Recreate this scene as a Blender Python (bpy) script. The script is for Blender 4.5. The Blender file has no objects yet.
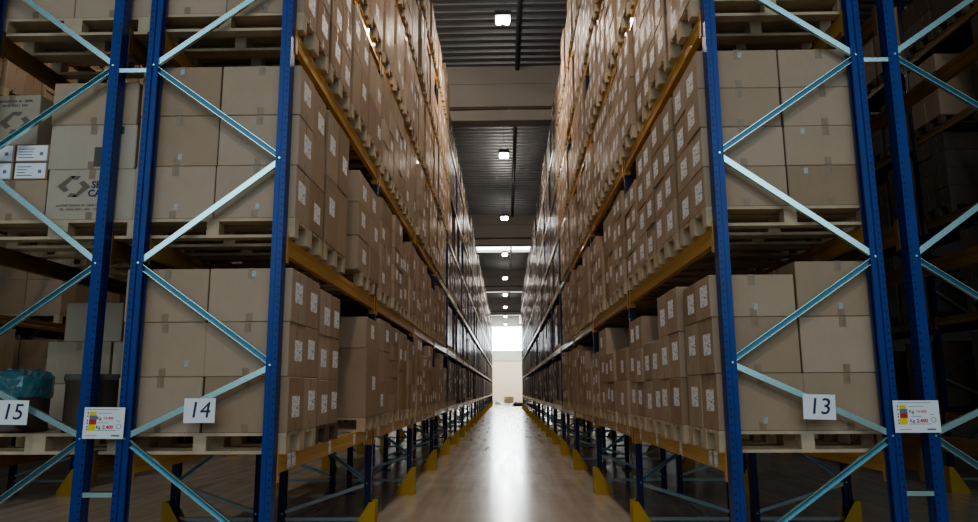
import bpy, math, random
from mathutils import Vector, Matrix, Euler
random.seed(11)
S = bpy.context.scene
COL = S.collection
F, PITCH, YAW, CH = 735.0, math.atan(129.4/735), 0.022, 1.67

# ---------------------------------------------------------------- materials
def newmat(name):
    m = bpy.data.materials.new(name); m.use_nodes = True
    nt = m.node_tree
    b = nt.nodes['Principled BSDF']
    return m, nt, b
def N(nt, t, **k):
    n = nt.nodes.new(t)
    for a, v in k.items():
        setattr(n, a, v)
    return n
def simple(name, col, rough=.6, metal=0, var=.12, scale=6, bump=0, coat=0, spec=.5):
    m, nt, b = newmat(name)
    tc = N(nt, 'ShaderNodeTexCoord')
    no = N(nt, 'ShaderNodeTexNoise'); no.inputs['Scale'].default_value = scale; no.inputs['Detail'].default_value = 5
    nt.links.new(tc.outputs['Object'], no.inputs['Vector'])
    mx = N(nt, 'ShaderNodeMix', data_type='RGBA')
    mx.inputs[6].default_value = (*[c*(1-var) for c in col], 1)
    mx.inputs[7].default_value = (*[min(1, c*(1+var)) for c in col], 1)
    nt.links.new(no.outputs['Fac'], mx.inputs[0])
    nt.links.new(mx.outputs[2], b.inputs['Base Color'])
    b.inputs['Roughness'].default_value = rough
    b.inputs['Metallic'].default_value = metal
    b.inputs['Coat Weight'].default_value = coat
    b.inputs['Specular IOR Level'].default_value = spec
    if bump:
        bp = N(nt, 'ShaderNodeBump'); bp.inputs['Strength'].default_value = bump; bp.inputs['Distance'].default_value = .01
        nt.links.new(no.outputs['Fac'], bp.inputs['Height']); nt.links.new(bp.outputs[0], b.inputs['Normal'])
    return m
def emis(name, col, st):
    m, nt, b = newmat(name)
    b.inputs['Base Color'].default_value = (*col, 1)
    b.inputs['Emission Color'].default_value = (*col, 1)
    b.inputs['Emission Strength'].default_value = st
    return m
def math_(nt, op, a, bb=None, c=None):
    n = N(nt, 'ShaderNodeMath', operation=op)
    for i, v in enumerate((a, bb, c)):
        if v is None: continue
        if isinstance(v, (int, float)): n.inputs[i].default_value = v
        else: nt.links.new(v, n.inputs[i])
    return n.outputs[0]
def carton_mat(name, base, mass, gloss):
    m, nt, b = newmat(name)
    tc = N(nt, 'ShaderNodeTexCoord')
    if mass:
        at = N(nt, 'ShaderNodeAttribute', attribute_name='tint'); rnd = at.outputs['Fac']
    else:
        oi = N(nt, 'ShaderNodeObjectInfo'); rnd = oi.outputs['Random']
    no = N(nt, 'ShaderNodeTexNoise'); no.inputs['Scale'].default_value = 3.0; no.inputs['Detail'].default_value = 6
    no.inputs['Roughness'].default_value = .65
    nt.links.new(tc.outputs['Object'], no.inputs['Vector'])
    # fine vertical flute lines
    mp = N(nt, 'ShaderNodeMapping'); mp.inputs['Scale'].default_value = (160, 160, 3)
    nt.links.new(tc.outputs['Object'], mp.inputs['Vector'])
    n2 = N(nt, 'ShaderNodeTexNoise'); n2.inputs['Scale'].default_value = 1
    nt.links.new(mp.outputs[0], n2.inputs['Vector'])
    v = math_(nt, 'MULTIPLY_ADD', rnd, .34, .66)
    v = math_(nt, 'MULTIPLY_ADD', no.outputs['Fac'], .28, v)
    v = math_(nt, 'MULTIPLY_ADD', n2.outputs['Fac'], .08, v)
    vm = N(nt, 'ShaderNodeVectorMath', operation='SCALE'); vm.inputs[0].default_value = base
    nt.links.new(v, vm.inputs['Scale'])
    hs = N(nt, 'ShaderNodeHueSaturation')
    nt.links.new(vm.outputs[0], hs.inputs['Color'])
    nt.links.new(math_(nt, 'MULTIPLY_ADD', rnd, -.3, 1.12), hs.inputs['Saturation'])
    nt.links.new(hs.outputs[0], b.inputs['Base Color'])
    b.inputs['Roughness'].default_value = .72
    bp = N(nt, 'ShaderNodeBump'); bp.inputs['Strength'].default_value = .25; bp.inputs['Distance'].default_value = .01
    nt.links.new(no.outputs['Fac'], bp.inputs['Height'])
    nt.links.new(bp.outputs[0], b.inputs['Normal'])
    if gloss:
        # stretch film : wrinkled glossy coat
        mp3 = N(nt, 'ShaderNodeMapping'); mp3.inputs['Scale'].default_value = (9, 9, 2.2)
        nt.links.new(tc.outputs['Object'], mp3.inputs['Vector'])
        n3 = N(nt, 'ShaderNodeTexNoise'); n3.inputs['Scale'].default_value = 1; n3.inputs['Detail'].default_value = 3
        nt.links.new(mp3.outputs[0], n3.inputs['Vector'])
        b3 = N(nt, 'ShaderNodeBump'); b3.inputs['Strength'].default_value = .8; b3.inputs['Distance'].default_value = .03
        nt.links.new(n3.outputs['Fac'], b3.inputs['Height'])
        nt.links.new(b3.outputs[0], b.inputs['Coat Normal'])
        b.inputs['Coat Weight'].default_value = gloss
        b.inputs['Coat Roughness'].default_value = .2
    return m
def upright_mat(name, col):
    m, nt, b = newmat(name)
    tc = N(nt, 'ShaderNodeTexCoord'); sp = N(nt, 'ShaderNodeSeparateXYZ')
    nt.links.new(tc.outputs['Object'], sp.inputs[0])
    z = math_(nt, 'SUBTRACT', math_(nt, 'FRACT', math_(nt, 'MULTIPLY', sp.outputs[2], 20.0)), .5)
    z = math_(nt, 'MULTIPLY', z, .05)
    def row(coord, pos, r):
        d = math_(nt, 'SUBTRACT', coord, pos)
        d2 = math_(nt, 'ADD', math_(nt, 'MULTIPLY', d, d), math_(nt, 'MULTIPLY', z, z))
        return math_(nt, 'LESS_THAN', d2, r*r)
    ay = math_(nt, 'ABSOLUTE', sp.outputs[1])
    a1 = row(ay, .026, .008)
    flank = math_(nt, 'GREATER_THAN', ay, .0495)
    a2 = math_(nt, 'MULTIPLY', row(sp.outputs[0], -.016, .0065), flank)
    web = math_(nt, 'GREATER_THAN', sp.outputs[0], -.004)
    a1 = math_(nt, 'MULTIPLY', a1, web)
    mask = math_(nt, 'MAXIMUM', a1, a2)
    no = N(nt, 'ShaderNodeTexNoise'); no.inputs['Scale'].default_value = 4
    nt.links.new(tc.outputs['Object'], no.inputs['Vector'])
    mx0 = N(nt, 'ShaderNodeMix', data_type='RGBA')
    mx0.inputs[6].default_value = (*[c*.8 for c in col], 1); mx0.inputs[7].default_value = (*[c*1.2 for c in col], 1)
    nt.links.new(no.outputs['Fac'], mx0.inputs[0])
    mx = N(nt, 'ShaderNodeMix', data_type='RGBA'); mx.inputs[7].default_value = (.004, .005, .01, 1)
    nt.links.new(mx0.outputs[2], mx.inputs[6]); nt.links.new(mask, mx.inputs[0])
    nt.links.new(mx.outputs[2], b.inputs['Base Color'])
    b.inputs['Roughness'].default_value = .38
    b.inputs['Metallic'].default_value = .15
    return m
def sticker_mat(name):
    m, nt, b = newmat(name)
    tc = N(nt, 'ShaderNodeTexCoord'); mp = N(nt, 'ShaderNodeMapping'); mp.inputs['Scale'].default_value = (14, 14, 130)
    nt.links.new(tc.outputs['Object'], mp.inputs['Vector'])
    no = N(nt, 'ShaderNodeTexNoise'); no.inputs['Scale'].default_value = 1; no.inputs['Detail'].default_value = 2
    nt.links.new(mp.outputs[0], no.inputs['Vector'])
    t = math_(nt, 'GREATER_THAN', no.outputs['Fac'], .60)
    mx = N(nt, 'ShaderNodeMix', data_type='RGBA')
    mx.inputs[6].default_value = (.85, .87, .9, 1); mx.inputs[7].default_value = (.16, .16, .2, 1)
    nt.links.new(t, mx.inputs[0]); nt.links.new(mx.outputs[2], b.inputs['Base Color'])
    b.inputs['Roughness'].default_value = .5
    return m
def floor_mat():
    m, nt, b = newmat('polished_concrete')
    tc = N(nt, 'ShaderNodeTexCoord')
    n1 = N(nt, 'ShaderNodeTexNoise'); n1.inputs['Scale'].default_value = .9; n1.inputs['Detail'].default_value = 8; n1.inputs['Roughness'].default_value = .65
    nt.links.new(tc.outputs['Object'], n1.inputs['Vector'])
    mp = N(nt, 'ShaderNodeMapping'); mp.inputs['Scale'].default_value = (5, .35, 1)
    nt.links.new(tc.outputs['Object'], mp.inputs['Vector'])
    n2 = N(nt, 'ShaderNodeTexNoise'); n2.inputs['Scale'].default_value = 1.2; n2.inputs['Detail'].default_value = 5
    nt.links.new(mp.outputs[0], n2.inputs['Vector'])
    s = math_(nt, 'MULTIPLY_ADD', n2.outputs['Fac'], .5, math_(nt, 'MULTIPLY', n1.outputs['Fac'], .6))
    cr = N(nt, 'ShaderNodeValToRGB')
    cr.color_ramp.elements[0].position = .25; cr.color_ramp.elements[0].color = (.36, .325, .28, 1)
    cr.color_ramp.elements[1].position = .8; cr.color_ramp.elements[1].color = (.58, .53, .46, 1)
    nt.links.new(s, cr.inputs[0])
    # slab joints
    sp = N(nt, 'ShaderNodeSeparateXYZ'); nt.links.new(tc.outputs['Object'], sp.inputs[0])
    j = math_(nt, 'LESS_THAN', math_(nt, 'ABSOLUTE', math_(nt, 'SUBTRACT', math_(nt, 'FRACT', math_(nt, 'DIVIDE', sp.outputs[1], 6.2)), .5)), .0012)
    mx = N(nt, 'ShaderNodeMix', data_type='RGBA'); mx.inputs[7].default_value = (.05, .045, .04, 1)
    nt.links.new(cr.outputs[0], mx.inputs[6]); nt.links.new(j, mx.inputs[0])
    nt.links.new(mx.outputs[2], b.inputs['Base Color'])
    r = math_(nt, 'MULTIPLY_ADD', n2.outputs['Fac'], .2, .10)
    nt.links.new(r, b.inputs['Roughness'])
    bp = N(nt, 'ShaderNodeBump'); bp.inputs['Strength'].default_value = .02; bp.inputs['Distance'].default_value = .004
    nt.links.new(s, bp.inputs['Height']); nt.links.new(bp.outputs[0], b.inputs['Normal'])
    return m
M = {}
CB = (.365, .272, .185)
M['carton'] = carton_mat('cardboard', CB, False, .0)
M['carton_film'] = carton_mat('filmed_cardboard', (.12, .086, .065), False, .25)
M['carton_m'] = carton_mat('cardboard_mass', CB, True, .0)
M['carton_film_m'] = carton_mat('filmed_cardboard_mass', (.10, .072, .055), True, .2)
M['carton_hi_m'] = carton_mat('cardboard_high_mass', CB, True, .06)
M['carton_hi'] = carton_mat('cardboard_high', CB, False, .06)
M['carton_pale'] = carton_mat('pale_cardboard', (.40, .35, .27), False, 0)
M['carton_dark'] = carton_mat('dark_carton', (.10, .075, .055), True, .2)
M['tape'] = simple('packing_tape', (.27, .20, .135), .35, var=.3, scale=30)
M['sticker'] = sticker_mat('printed_sticker')
M['foil'] = simple('dull_shiny_sticker', (.38, .38, .38), .25, var=.5, scale=60)
M['plain_white'] = simple('white_sheet', (.78, .84, .88), .45, var=.04)
M['ink'] = simple('dark_ink', (.02, .035, .09), .6)
M['greyink'] = simple('grey_print', (.10, .095, .085), .8)
M['faintprint'] = simple('faint_grey_print', (.16, .145, .12), .8)
M['red'] = simple('red_print', (.55, .04, .03), .6)
M['yellow_print'] = simple('yellow_print', (.75, .65, .05), .6)
M['bluegrey'] = simple('blue_grey_print', (.16, .2, .3), .6)
M['wood'] = simple('pallet_wood', (.48, .39, .27), .75, var=.3, scale=9, bump=.3)
M['wood_dark'] = simple('weathered_pallet_wood', (.12, .085, .06), .8, var=.3, scale=9)
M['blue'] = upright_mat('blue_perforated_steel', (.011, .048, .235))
M['blue_shade'] = upright_mat('shaded_blue_perforated_steel', (.010, .016, .075))  # same blue steel, weaker light on the deeper frames put into the colour
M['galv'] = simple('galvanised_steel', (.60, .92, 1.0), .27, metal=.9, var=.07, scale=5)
M['galv_web'] = simple('shaded_galvanised_steel', (.10, .20, .26), .4, metal=.8, var=.1)  # shade inside the open brace channel put into the colour
M['galv_dim'] = simple('dimmed_galvanised_steel', (.32, .40, .43), .42, metal=.8, var=.12)  # braces of the deeper frames: their dimmer light is painted in
M['yellow_brown'] = simple('brownish_yellow_painted_beam', (.20, .11, .03), .5, var=.15)  # darker, browner yellow for beams of the outer and far racks
M['yellow'] = simple('yellow_painted_beam', (.62, .36, .08), .42, var=.12, scale=3, coat=.2)
M['guard'] = simple('yellow_guard_paint', (.50, .33, .02), .5, var=.15)
M['sheenbeam'] = simple('silvery_sheen_beam', (.42, .38, .33), .3, metal=.5, var=.15)  # silvery sheen on beams of the deeper bays, put into the colour
M['floor'] = floor_mat()
M['concrete'] = simple('precast_concrete', (.30, .28, .26), .85, var=.12, scale=1.2, bump=.1)
M['deck'] = simple('metal_roof_deck', (.16, .165, .175), .42, metal=.6, var=.2, scale=1)
M['cream'] = simple('cream_wall_panel', (.66, .56, .43), .8, var=.05, scale=.5)
M['greypanel'] = simple('grey_wall_panel', (.42, .42, .40), .8, var=.06, scale=.5)
M['black'] = simple('black_plastic', (.012, .012, .014), .45)
M['pipe'] = simple('brown_pipe', (.10, .065, .05), .5)
M['darkpipe'] = simple('dark_pipe', (.03, .03, .033), .5)
M['window'] = emis('daylight_glazing', (.86, .95, 1.0), 22)
M['rooflight'] = emis('rooflight_glazing', (.95, .97, 1.0), 9)
M['lamp'] = emis('lamp_glow', (1.0, .96, .88), 60)
M['drum'] = simple('brown_fibre_drum', (.075, .055, .042), .5, var=.25, scale=5)
M['bluefilm'] = simple('blue_green_film', (.05, .15, .18), .16, var=.5, scale=22, bump=.8, coat=.5)
M['line'] = simple('pale_floor_line', (.40, .42, .42), .5, var=.2)
M['darkfilm'] = simple('dark_goods', (.03, .028, .03), .4, var=.5, scale=8)

# ---------------------------------------------------------------- mesh helper
class MB:
    def __init__(s): s.v = []; s.f = []; s.mi = []; s.t = []
    def box(s, x0, x1, y0, y1, z0, z1, mi=0, t=0.0, rz=0.0, skip=()):
        n = len(s.v)
        P = [(x0, y0, z0), (x1, y0, z0), (x1, y1, z0), (x0, y1, z0), (x0, y0, z1), (x1, y0, z1), (x1, y1, z1), (x0, y1, z1)]
        if rz:
            cx, cy = (x0+x1)/2, (y0+y1)/2; c, q = math.cos(rz), math.sin(rz)
            P = [(cx+(x-cx)*c-(y-cy)*q, cy+(x-cx)*q+(y-cy)*c, z) for x, y, z in P]
        s.v += P
        FF = [(0, 3, 2, 1), (4, 5, 6, 7), (0, 1, 5, 4), (1, 2, 6, 5), (2, 3, 7, 6), (3, 0, 4, 7)]
        for i, q in enumerate(FF):
            if i in skip: continue
            s.f.append(tuple(n+k for k in q)); s.mi.append(mi); s.t.append(t)
    def bbox(s, x0, x1, y0, y1, z0, z1, b=.006, mi=0, t=0.0):
        """chamfered box"""
        n = len(s.v); cx = []
        X, Y, Z = (x0, x1), (y0, y1), (z0, z1)
        idx = {}
        for i in (0, 1):
            for j in (0, 1):
                for k in (0, 1):
                    sx, sy, sz = (1, -1)[i], (1, -1)[j], (1, -1)[k]
                    for a in range(3):
                        p = [X[i]+sx*b, Y[j]+sy*b, Z[k]+sz*b]; p[a] = (X[i], Y[j], Z[k])[a]
                        idx[(i, j, k, a)] = len(s.v); s.v.append(tuple(p))
        def F(l): s.f.append(tuple(l)); s.mi.append(mi); s.t.append(t)
        for a in range(3):
            b1, b2 = (a+1) % 3, (a+2) % 3
            for e in (0, 1):
                q = []
                for (p1, p2) in ((0, 0), (1, 0), (1, 1), (0, 1)):
                    c = [0, 0, 0]; c[a] = e; c[b1] = p1; c[b2] = p2; q.append(idx[(*c, a)])
                F(q if e else q[::-1])
            for e1 in (0, 1):
                for e2 in (0, 1):
                    c0 = [0, 0, 0]; c1 = [0, 0, 0]; c0[b1] = c1[b1] = e1; c0[b2] = c1[b2] = e2; c1[a] = 1
                    q = [idx[(*c0, b1)], idx[(*c1, b1)], idx[(*c1, b2)], idx[(*c0, b2)]]
                    F(q if (e1 ^ e2) else q[::-1])
        for i in (0, 1):
            for j in (0, 1):
                for k in (0, 1):
                    q = [idx[(i, j, k, a)] for a in range(3)]
                    F(q if ((i+j+k) % 2 == 1) else q[::-1])
    def prism(s, poly, z0, z1, mi=0, M4=None):
        n = len(s.v); k = len(poly)
        P = [Vector((x, y, z0)) for x, y in poly]+[Vector((x, y, z1)) for x, y in poly]
        if M4 is not None: P = [M4 @ p for p in P]
        s.v += [tuple(p) for p in P]
        s.f.append(tuple(range(n+k-1, n-1, -1))); s.f.append(tuple(range(n+k, n+2*k))); s.mi += [mi, mi]; s.t += [0, 0]
        for i in range(k):
            j = (i+1) % k
            s.f.append((n+i, n+j, n+k+j, n+k+i)); s.mi.append(mi); s.t.append(0)
    def bar(s, a, b, poly, up=(0, 1, 0), mi=0):
        """extrude 2D polygon (u,v) from a to b; v axis ~ up"""
        a, b = Vector(a), Vector(b); d = b-a; L = d.length; d.normalize()
        upv = Vector(up); u = upv.cross(d).normalized(); v = d.cross(u)
        m = Matrix((( u.x, v.x, d.x, a.x), (u.y, v.y, d.y, a.y), (u.z, v.z, d.z, a.z), (0, 0, 0, 1)))
        s.prism(poly, 0, L, mi, m)
    def lathe(s, prof, n=24, cx=0, cy=0, mi=0):
        b = len(s.v)
        for r, z in prof:
            for i in range(n):
                a = 2*math.pi*i/n; s.v.append((cx+r*math.cos(a), cy+r*math.sin(a), z))
        for j in range(len(prof)-1):
            for i in range(n):
                k = (i+1) % n
                s.f.append((b+j*n+i, b+j*n+k, b+(j+1)*n+k, b+(j+1)*n+i)); s.mi.append(mi); s.t.append(0)
        s.f.append(tuple(b+i for i in range(n-1, -1, -1))); s.f.append(tuple(b+(len(prof)-1)*n+i for i in range(n)))
        s.mi += [mi, mi]; s.t += [0, 0]
    def mesh(s, name, mats, tint=False, smooth=False):
        me = bpy.data.meshes.new(name); me.from_pydata(s.v, [], s.f)
        if not isinstance(mats, (list, tuple)): mats = [mats]
        for m in mats: me.materials.append(m)
        me.polygons.foreach_set('material_index', s.mi)
        if tint:
            at = me.attributes.new('tint', 'FLOAT', 'FACE'); at.data.foreach_set('value', s.t)
        if smooth: me.polygons.foreach_set('use_smooth', [True]*len(s.f))
        me.update()
        return me
def add(name, me, parent=None, loc=(0, 0, 0), rz=0):
    o = bpy.data.objects.new(name, me); COL.objects.link(o); o.location = loc
    if rz: o.rotation_euler[2] = rz
    if parent: o.parent = parent
    return o
def tag(o, label=None, cat=None, group=None, kind=None):
    if label: o['label'] = label
    if cat: o['category'] = cat
    if group: o['group'] = group
    if kind: o['kind'] = kind
    return o
def struct(name, mb, mats, smooth=False):
    return tag(add(name, mb.mesh(name, mats, smooth=smooth)), kind='structure')
def textmesh(txt, size, mat, shear=0, ext=.0008, bold=0):
    c = bpy.data.curves.new('t', 'FONT'); c.body = txt; c.size = size; c.align_x = 'CENTER'; c.align_y = 'CENTER'
    c.extrude = ext; c.shear = shear; c.offset = bold; c.resolution_u = 3
    o = bpy.data.objects.new('t', c); COL.objects.link(o)
    dg = bpy.context.evaluated_depsgraph_get(); dg.update()
    me = bpy.data.meshes.new_from_object(o.evaluated_get(dg))
    bpy.data.objects.remove(o); bpy.data.curves.remove(c)
    me.transform(Matrix.Rotation(math.pi/2, 4, 'X'))
    me.materials.clear(); me.materials.append(mat)
    return me
def proj(p):
    x, y, z = p[0], p[1], p[2]-CH
    X = x*math.cos(YAW)+y*math.sin(YAW); Y = -x*math.sin(YAW)+y*math.cos(YAW)
    d = Y*math.cos(PITCH)+z*math.sin(PITCH); u = -Y*math.sin(PITCH)+z*math.cos(PITCH)
    if d < .1: return None
    return 489+F*X/d, 261-F*u/d
def qarea(pts):
    q = [proj(p) for p in pts]
    if any(a is None for a in q): return 0
    q = [(min(max(a, 0), 978), min(max(b, 0), 522)) for a, b in q]
    return abs(sum(q[i][0]*q[(i+1) % 4][1]-q[(i+1) % 4][0]*q[i][1] for i in range(4)))/2

# ---------------------------------------------------------------- words
ORD = ['first', 'second', 'third', 'fourth', 'fifth', 'sixth', 'seventh', 'eighth', 'ninth', 'tenth', 'eleventh', 'twelfth', 'thirteenth',
       'fourteenth', 'fifteenth', 'sixteenth', 'seventeenth', 'eighteenth', 'nineteenth', 'twentieth', 'twenty-first', 'twenty-second', 'twenty-third', 'twenty-fourth']
LEV = ['lowest', 'second', 'third', 'fourth', 'fifth', 'top']

# ---------------------------------------------------------------- shell
YB, XW, ZC = 106.4, 12.5, 12.38
mb = MB(); mb.box(-XW, XW, -9, YB+.3, -.2, 0); struct('floor', mb, M['floor'])
# trapezoidal metal deck with transverse ribs, gaps for the rooflights
mb = MB(); per = .42
RL = [(53.0, 55.3), (77.5, 78.7), (87.6, 89.2), (97.0, 103.5)]
y = -9.0
while y < YB:
    if not any(a-.2 < y+per/2 < b+.2 for a, b in RL):
        n = len(mb.v)
        pr = [(y, ZC), (y+.12, ZC), (y+.17, ZC-.14), (y+.35, ZC-.14), (y+.42, ZC)]
        for py, pz in pr: mb.v += [(-XW, py, pz), (XW, py, pz)]
        for i in range(4):
            a = n+2*i; mb.f.append((a, a+1, a+3, a+2)); mb.mi.append(0); mb.t.append(0)
    y += per
mb.box(-XW, XW, -9, YB, ZC+.02, ZC+.12)
struct('ceiling', mb, M['deck'])
for i, (a, b) in enumerate(RL):
    mb = MB(); mb.box(-6, 6, a, b, ZC-.10, ZC-.06); struct('window_%d' % (i+2), mb, M['rooflight'])
    mb = MB()
    for yy in (a-.12, b): mb.box(-6, 6, yy, yy+.12, ZC-.3, ZC)
    struct('trim_%d' % (i+20), mb, M['greypanel'])
# girders (I section) and longitudinal beam
for i in range(-1, 4):
    g = 22.8+20.9*i; mb = MB()
    mb.prism([(-.28, 10.35), (.28, 10.35), (.3, 10.37), (.3, 11.6), (.26, 11.64), (.26, ZC-.02), (-.26, ZC-.02), (-.26, 11.64), (-.3, 11.6), (-.3, 10.37)],
             -XW, XW, 0, Matrix(((0, 0, 1, 0), (1, 0, 0, g+.34), (0, 1, 0, 0), (0, 0, 0, 1))))
    struct('trim_%d' % (i+2), mb, M['concrete'])
for k, (xa, xb) in enumerate(((1.95, 2.5), (-12.3, -11.8), (11.8, 12.3))):
    mb = MB(); mb.box(xa, xb, -9, YB, 11.1, ZC-.16); struct('trim_%d' % (10+k), mb, M['concrete'])
for sx, nm in ((-1, 'wall_left'), (1, 'wall_right')):
    mb = MB(); mb.box(min(sx*XW, sx*(XW+.3)), max(sx*XW, sx*(XW+.3)), -9.3, YB+.3, 0, ZC+.1); struct(nm, mb, M['greypanel'])
mb = MB(); mb.box(-XW, XW, -9.3, -9, 0, ZC+.1); struct('wall_back', mb, M['greypanel'])
# far wall with the glazing band
mb = MB()
mb.box(-XW, XW, YB, YB+.3, 0, 6.0, 0); mb.box(-XW, XW, YB-.05, YB+.3, 6.0, 7.3, 1); mb.box(-XW, XW, YB, YB+.3, 10.7, ZC+.1, 1)
mb.box(-XW, -6.2, YB, YB+.3, 7.3, 10.7, 1); mb.box(6.2, XW, YB, YB+.3, 7.3, 10.7, 1)
struct('wall_front', mb, [M['cream'], M['greypanel']])
mb = MB(); mb.box(-6.2, 6.2, YB+.05, YB+.1, 7.3, 10.7, 0)
mb2 = MB()
struct('window_1', mb, M['window'])
for x in [-6.2+1.55*k for k in range(9)]: mb2.box(x-.03, x+.03, YB, YB+.05, 7.3, 10.7)
mb2.box(-6.2, 6.2, YB, YB+.05, 8.66, 8.72)
struct('trim_30', mb2, M['greypanel'])
mb = MB(); mb.box(-XW, XW, YB-.12, YB, 5.85, 6.0); struct('trim_31', mb, M['greypanel'])
# floor strips under the racks
for k, x in enumerate((-2.70, 2.68)):
    mb = MB(); mb.box(x-.035, x+.035, -8, 88, 0, .006); mb.box(x-.12, x-.105, -8, 88, 0, .012)
    struct('trim_%d' % (40+k), mb, M['line'])

# pipes
def pipe(name, a, b, r, mat, label):
    mb = MB(); mb.bar(a, b, [(r*math.cos(t*math.pi/5), r*math.sin(t*math.pi/5)) for t in range(10)], up=(0, 0, 1) if abs(a[2]-b[2]) < .1 else (0, 1, 0))
    return tag(add(name, mb.mesh(name, mat, smooth=True)), label, 'pipe')
pipe('ceiling_pipe', (.46, -8, 12.15), (.46, YB, 12.15), .07, M['darkpipe'], 'long dark pipe running along under the metal roof deck above the aisle')
for i, w in enumerate(('nearest', 'second', 'third', 'farthest')):
    g = 22.8+20.9*i
    p = pipe('girder_pipe', (-XW, g-.012, 10.75), (XW, g-.012, 10.75), .055, M['pipe'], 'thin brown pipe clipped across the %s concrete roof girder' % w)
    p['group'] = 'pipes on the roof girders'

# ---------------------------------------------------------------- rack frames
PROF = [(0, -.05), (0, .05), (-.052, .05), (-.06, .038), (-.11, .038), (-.11, .018), (-.104, .018), (-.104, .032), (-.058, .032), (-.05, .043),
        (-.006, .043), (-.006, -.043), (-.05, -.043), (-.058, -.032), (-.104, -.032), (-.104, -.018), (-.11, -.018), (-.11, -.038), (-.06, -.038), (-.052, -.05)]
PROF = [(a*.73, b) for a, b in PROF[::-1]]
LZL = [1.245, 2.769, 4.38, 5.88, 7.39, 8.92]
LZR = [1.245, 2.82, 4.46, 5.96, 7.43, 8.92]
LV = {'L': LZL, 'OL': LZL, 'FL': LZL, 'R': LZR, 'OR': LZR, 'FR': LZR}
PITCHB, Y0 = 3.72, 5.10
UH = 9.35
def up_mesh(mat, nm):
    mb = MB(); mb.prism(PROF, .0, UH, 0); return mb.mesh(nm, mat)
UPM = {'n': up_mesh(M['blue'], 'upright'), 'd': up_mesh(M['blue_shade'], 'upright_shaded')}
CH1 = [(-.02, -.014), (.02, -.014), (.02, .014), (.016, .014), (.016, -.009), (-.016, -.009), (-.016, .014), (-.02, .014)]
CH2 = [(-.02, .014), (-.02, -.014), (.02, -.014), (.02, .014)]
mbp = MB(); mbp.box(-.15, .04, -.07, .07, 0, .012)
for x in (-.13, .02): mbp.lathe([(.010, .01), (.010, .03)], 8, x, .055)
PLATE = mbp.mesh('foot_plate', M['blue'])
PLATE_G = mbp.mesh('foot_plate_grey', M['galv'])
BRCACHE = {}
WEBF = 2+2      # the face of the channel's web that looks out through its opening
def frame(xn, xf, y, label, group, mk='n', xface=None):
    """xn: aisle face x, xf: other outer face x"""
    sg = 1 if xn > xf else -1      # aisle side points to +x if sg=1
    root = add('rack_frame', None, None, (xn, y, 0)); tag(root, label, 'rack frame', group)
    # aisle-side upright (mesh faces +x)
    u1 = add('upright', UPM[mk], root, (0, 0, .012), 0 if sg > 0 else math.pi)
    u2 = add('upright', UPM[mk], root, (xf-xn, 0, .012), math.pi if sg > 0 else 0)
    add('foot_plate', PLATE, root, (0, 0, 0), 0 if sg > 0 else math.pi)
    add('foot_plate', PLATE, root, (xf-xn, 0, 0), math.pi if sg > 0 else 0)
    D = abs(xf-xn)
    key = (round(D, 3)*sg, mk); GV = M['galv'] if mk == 'n' else M['galv_dim']
    if key not in BRCACHE:
        L = []
        xa, xb = -sg*.05, -sg*(D-.05)       # aisle, rear
        nodes = [(xb, .28), (xa, .62), (xb, 1.36), (xa, 1.85), (xb, 2.57), (xa, 3.33)]
        z = 4.06; s_ = xb
        while z < 9.3:
            nodes.append((s_, z)); s_ = xa if s_ == xb else xb; z += .735
        for i in range(len(nodes)-1):
            a, b = nodes[i], nodes[i+1]; mb = MB()
            groove = (b[0] == xb)            # going up toward the aisle side : solid ; reversed groove
            pa, pb = Vector((a[0], -.012, a[1]+.012)), Vector((b[0], -.012, b[1]-.012))
            off = -.018 if groove else -.014
            pa.y = pb.y = off
            mb.bar(pa, pb, [(x, (-yy if groove else yy)) for x, yy in CH1][::(-1 if groove else 1)], up=(0, 1, 0))
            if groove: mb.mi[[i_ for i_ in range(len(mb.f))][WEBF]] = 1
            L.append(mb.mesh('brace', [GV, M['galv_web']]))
        mb = MB(); mb.bar((xa, -.01, .22), (xb, -.01, .22), CH1, up=(0, 1, 0)); L.append(mb.mesh('brace', GV))
        mb = MB(); mb.bar((xa, -.01, 9.2), (xb, -.01, 9.2), CH1, up=(0, 1, 0)); L.append(mb.mesh('brace', GV))
        mb = MB()
        for (x, z) in nodes:
            mb.lathe([(.008, -.0), (.008, .01)], 8)
            k = len(mb.v)-16
            for q in range(k, len(mb.v)):
                vx, vy, vz = mb.v[q]; mb.v[q] = (x+vx, -.037-vz, z+vy)
        BRCACHE[key] = (L, mb.mesh('bolts', M['galv']))
    for me in BRCACHE[key][0]: add('brace', me, root)
    tag(add('bolt_heads', BRCACHE[key][1], root))
    return root

ROWS = {  # xn (aisle face), xf, bays, levels, words, near-row?
    'L': (-1.57, -2.64, 22, 6, 'left rack'),
    'R': (1.485, 2.61, 17, 6, 'right rack'),
    'OL': (-3.90, -2.845, 10, 6, 'outer left rack'),
    'OR': (3.92, 2.79, 10, 6, 'outer right rack'),
    'FL': (-7.2, -8.3, 9, 5, 'far left rack'),
    'FR': (7.2, 8.3, 9, 5, 'far right rack'),
}
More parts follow.
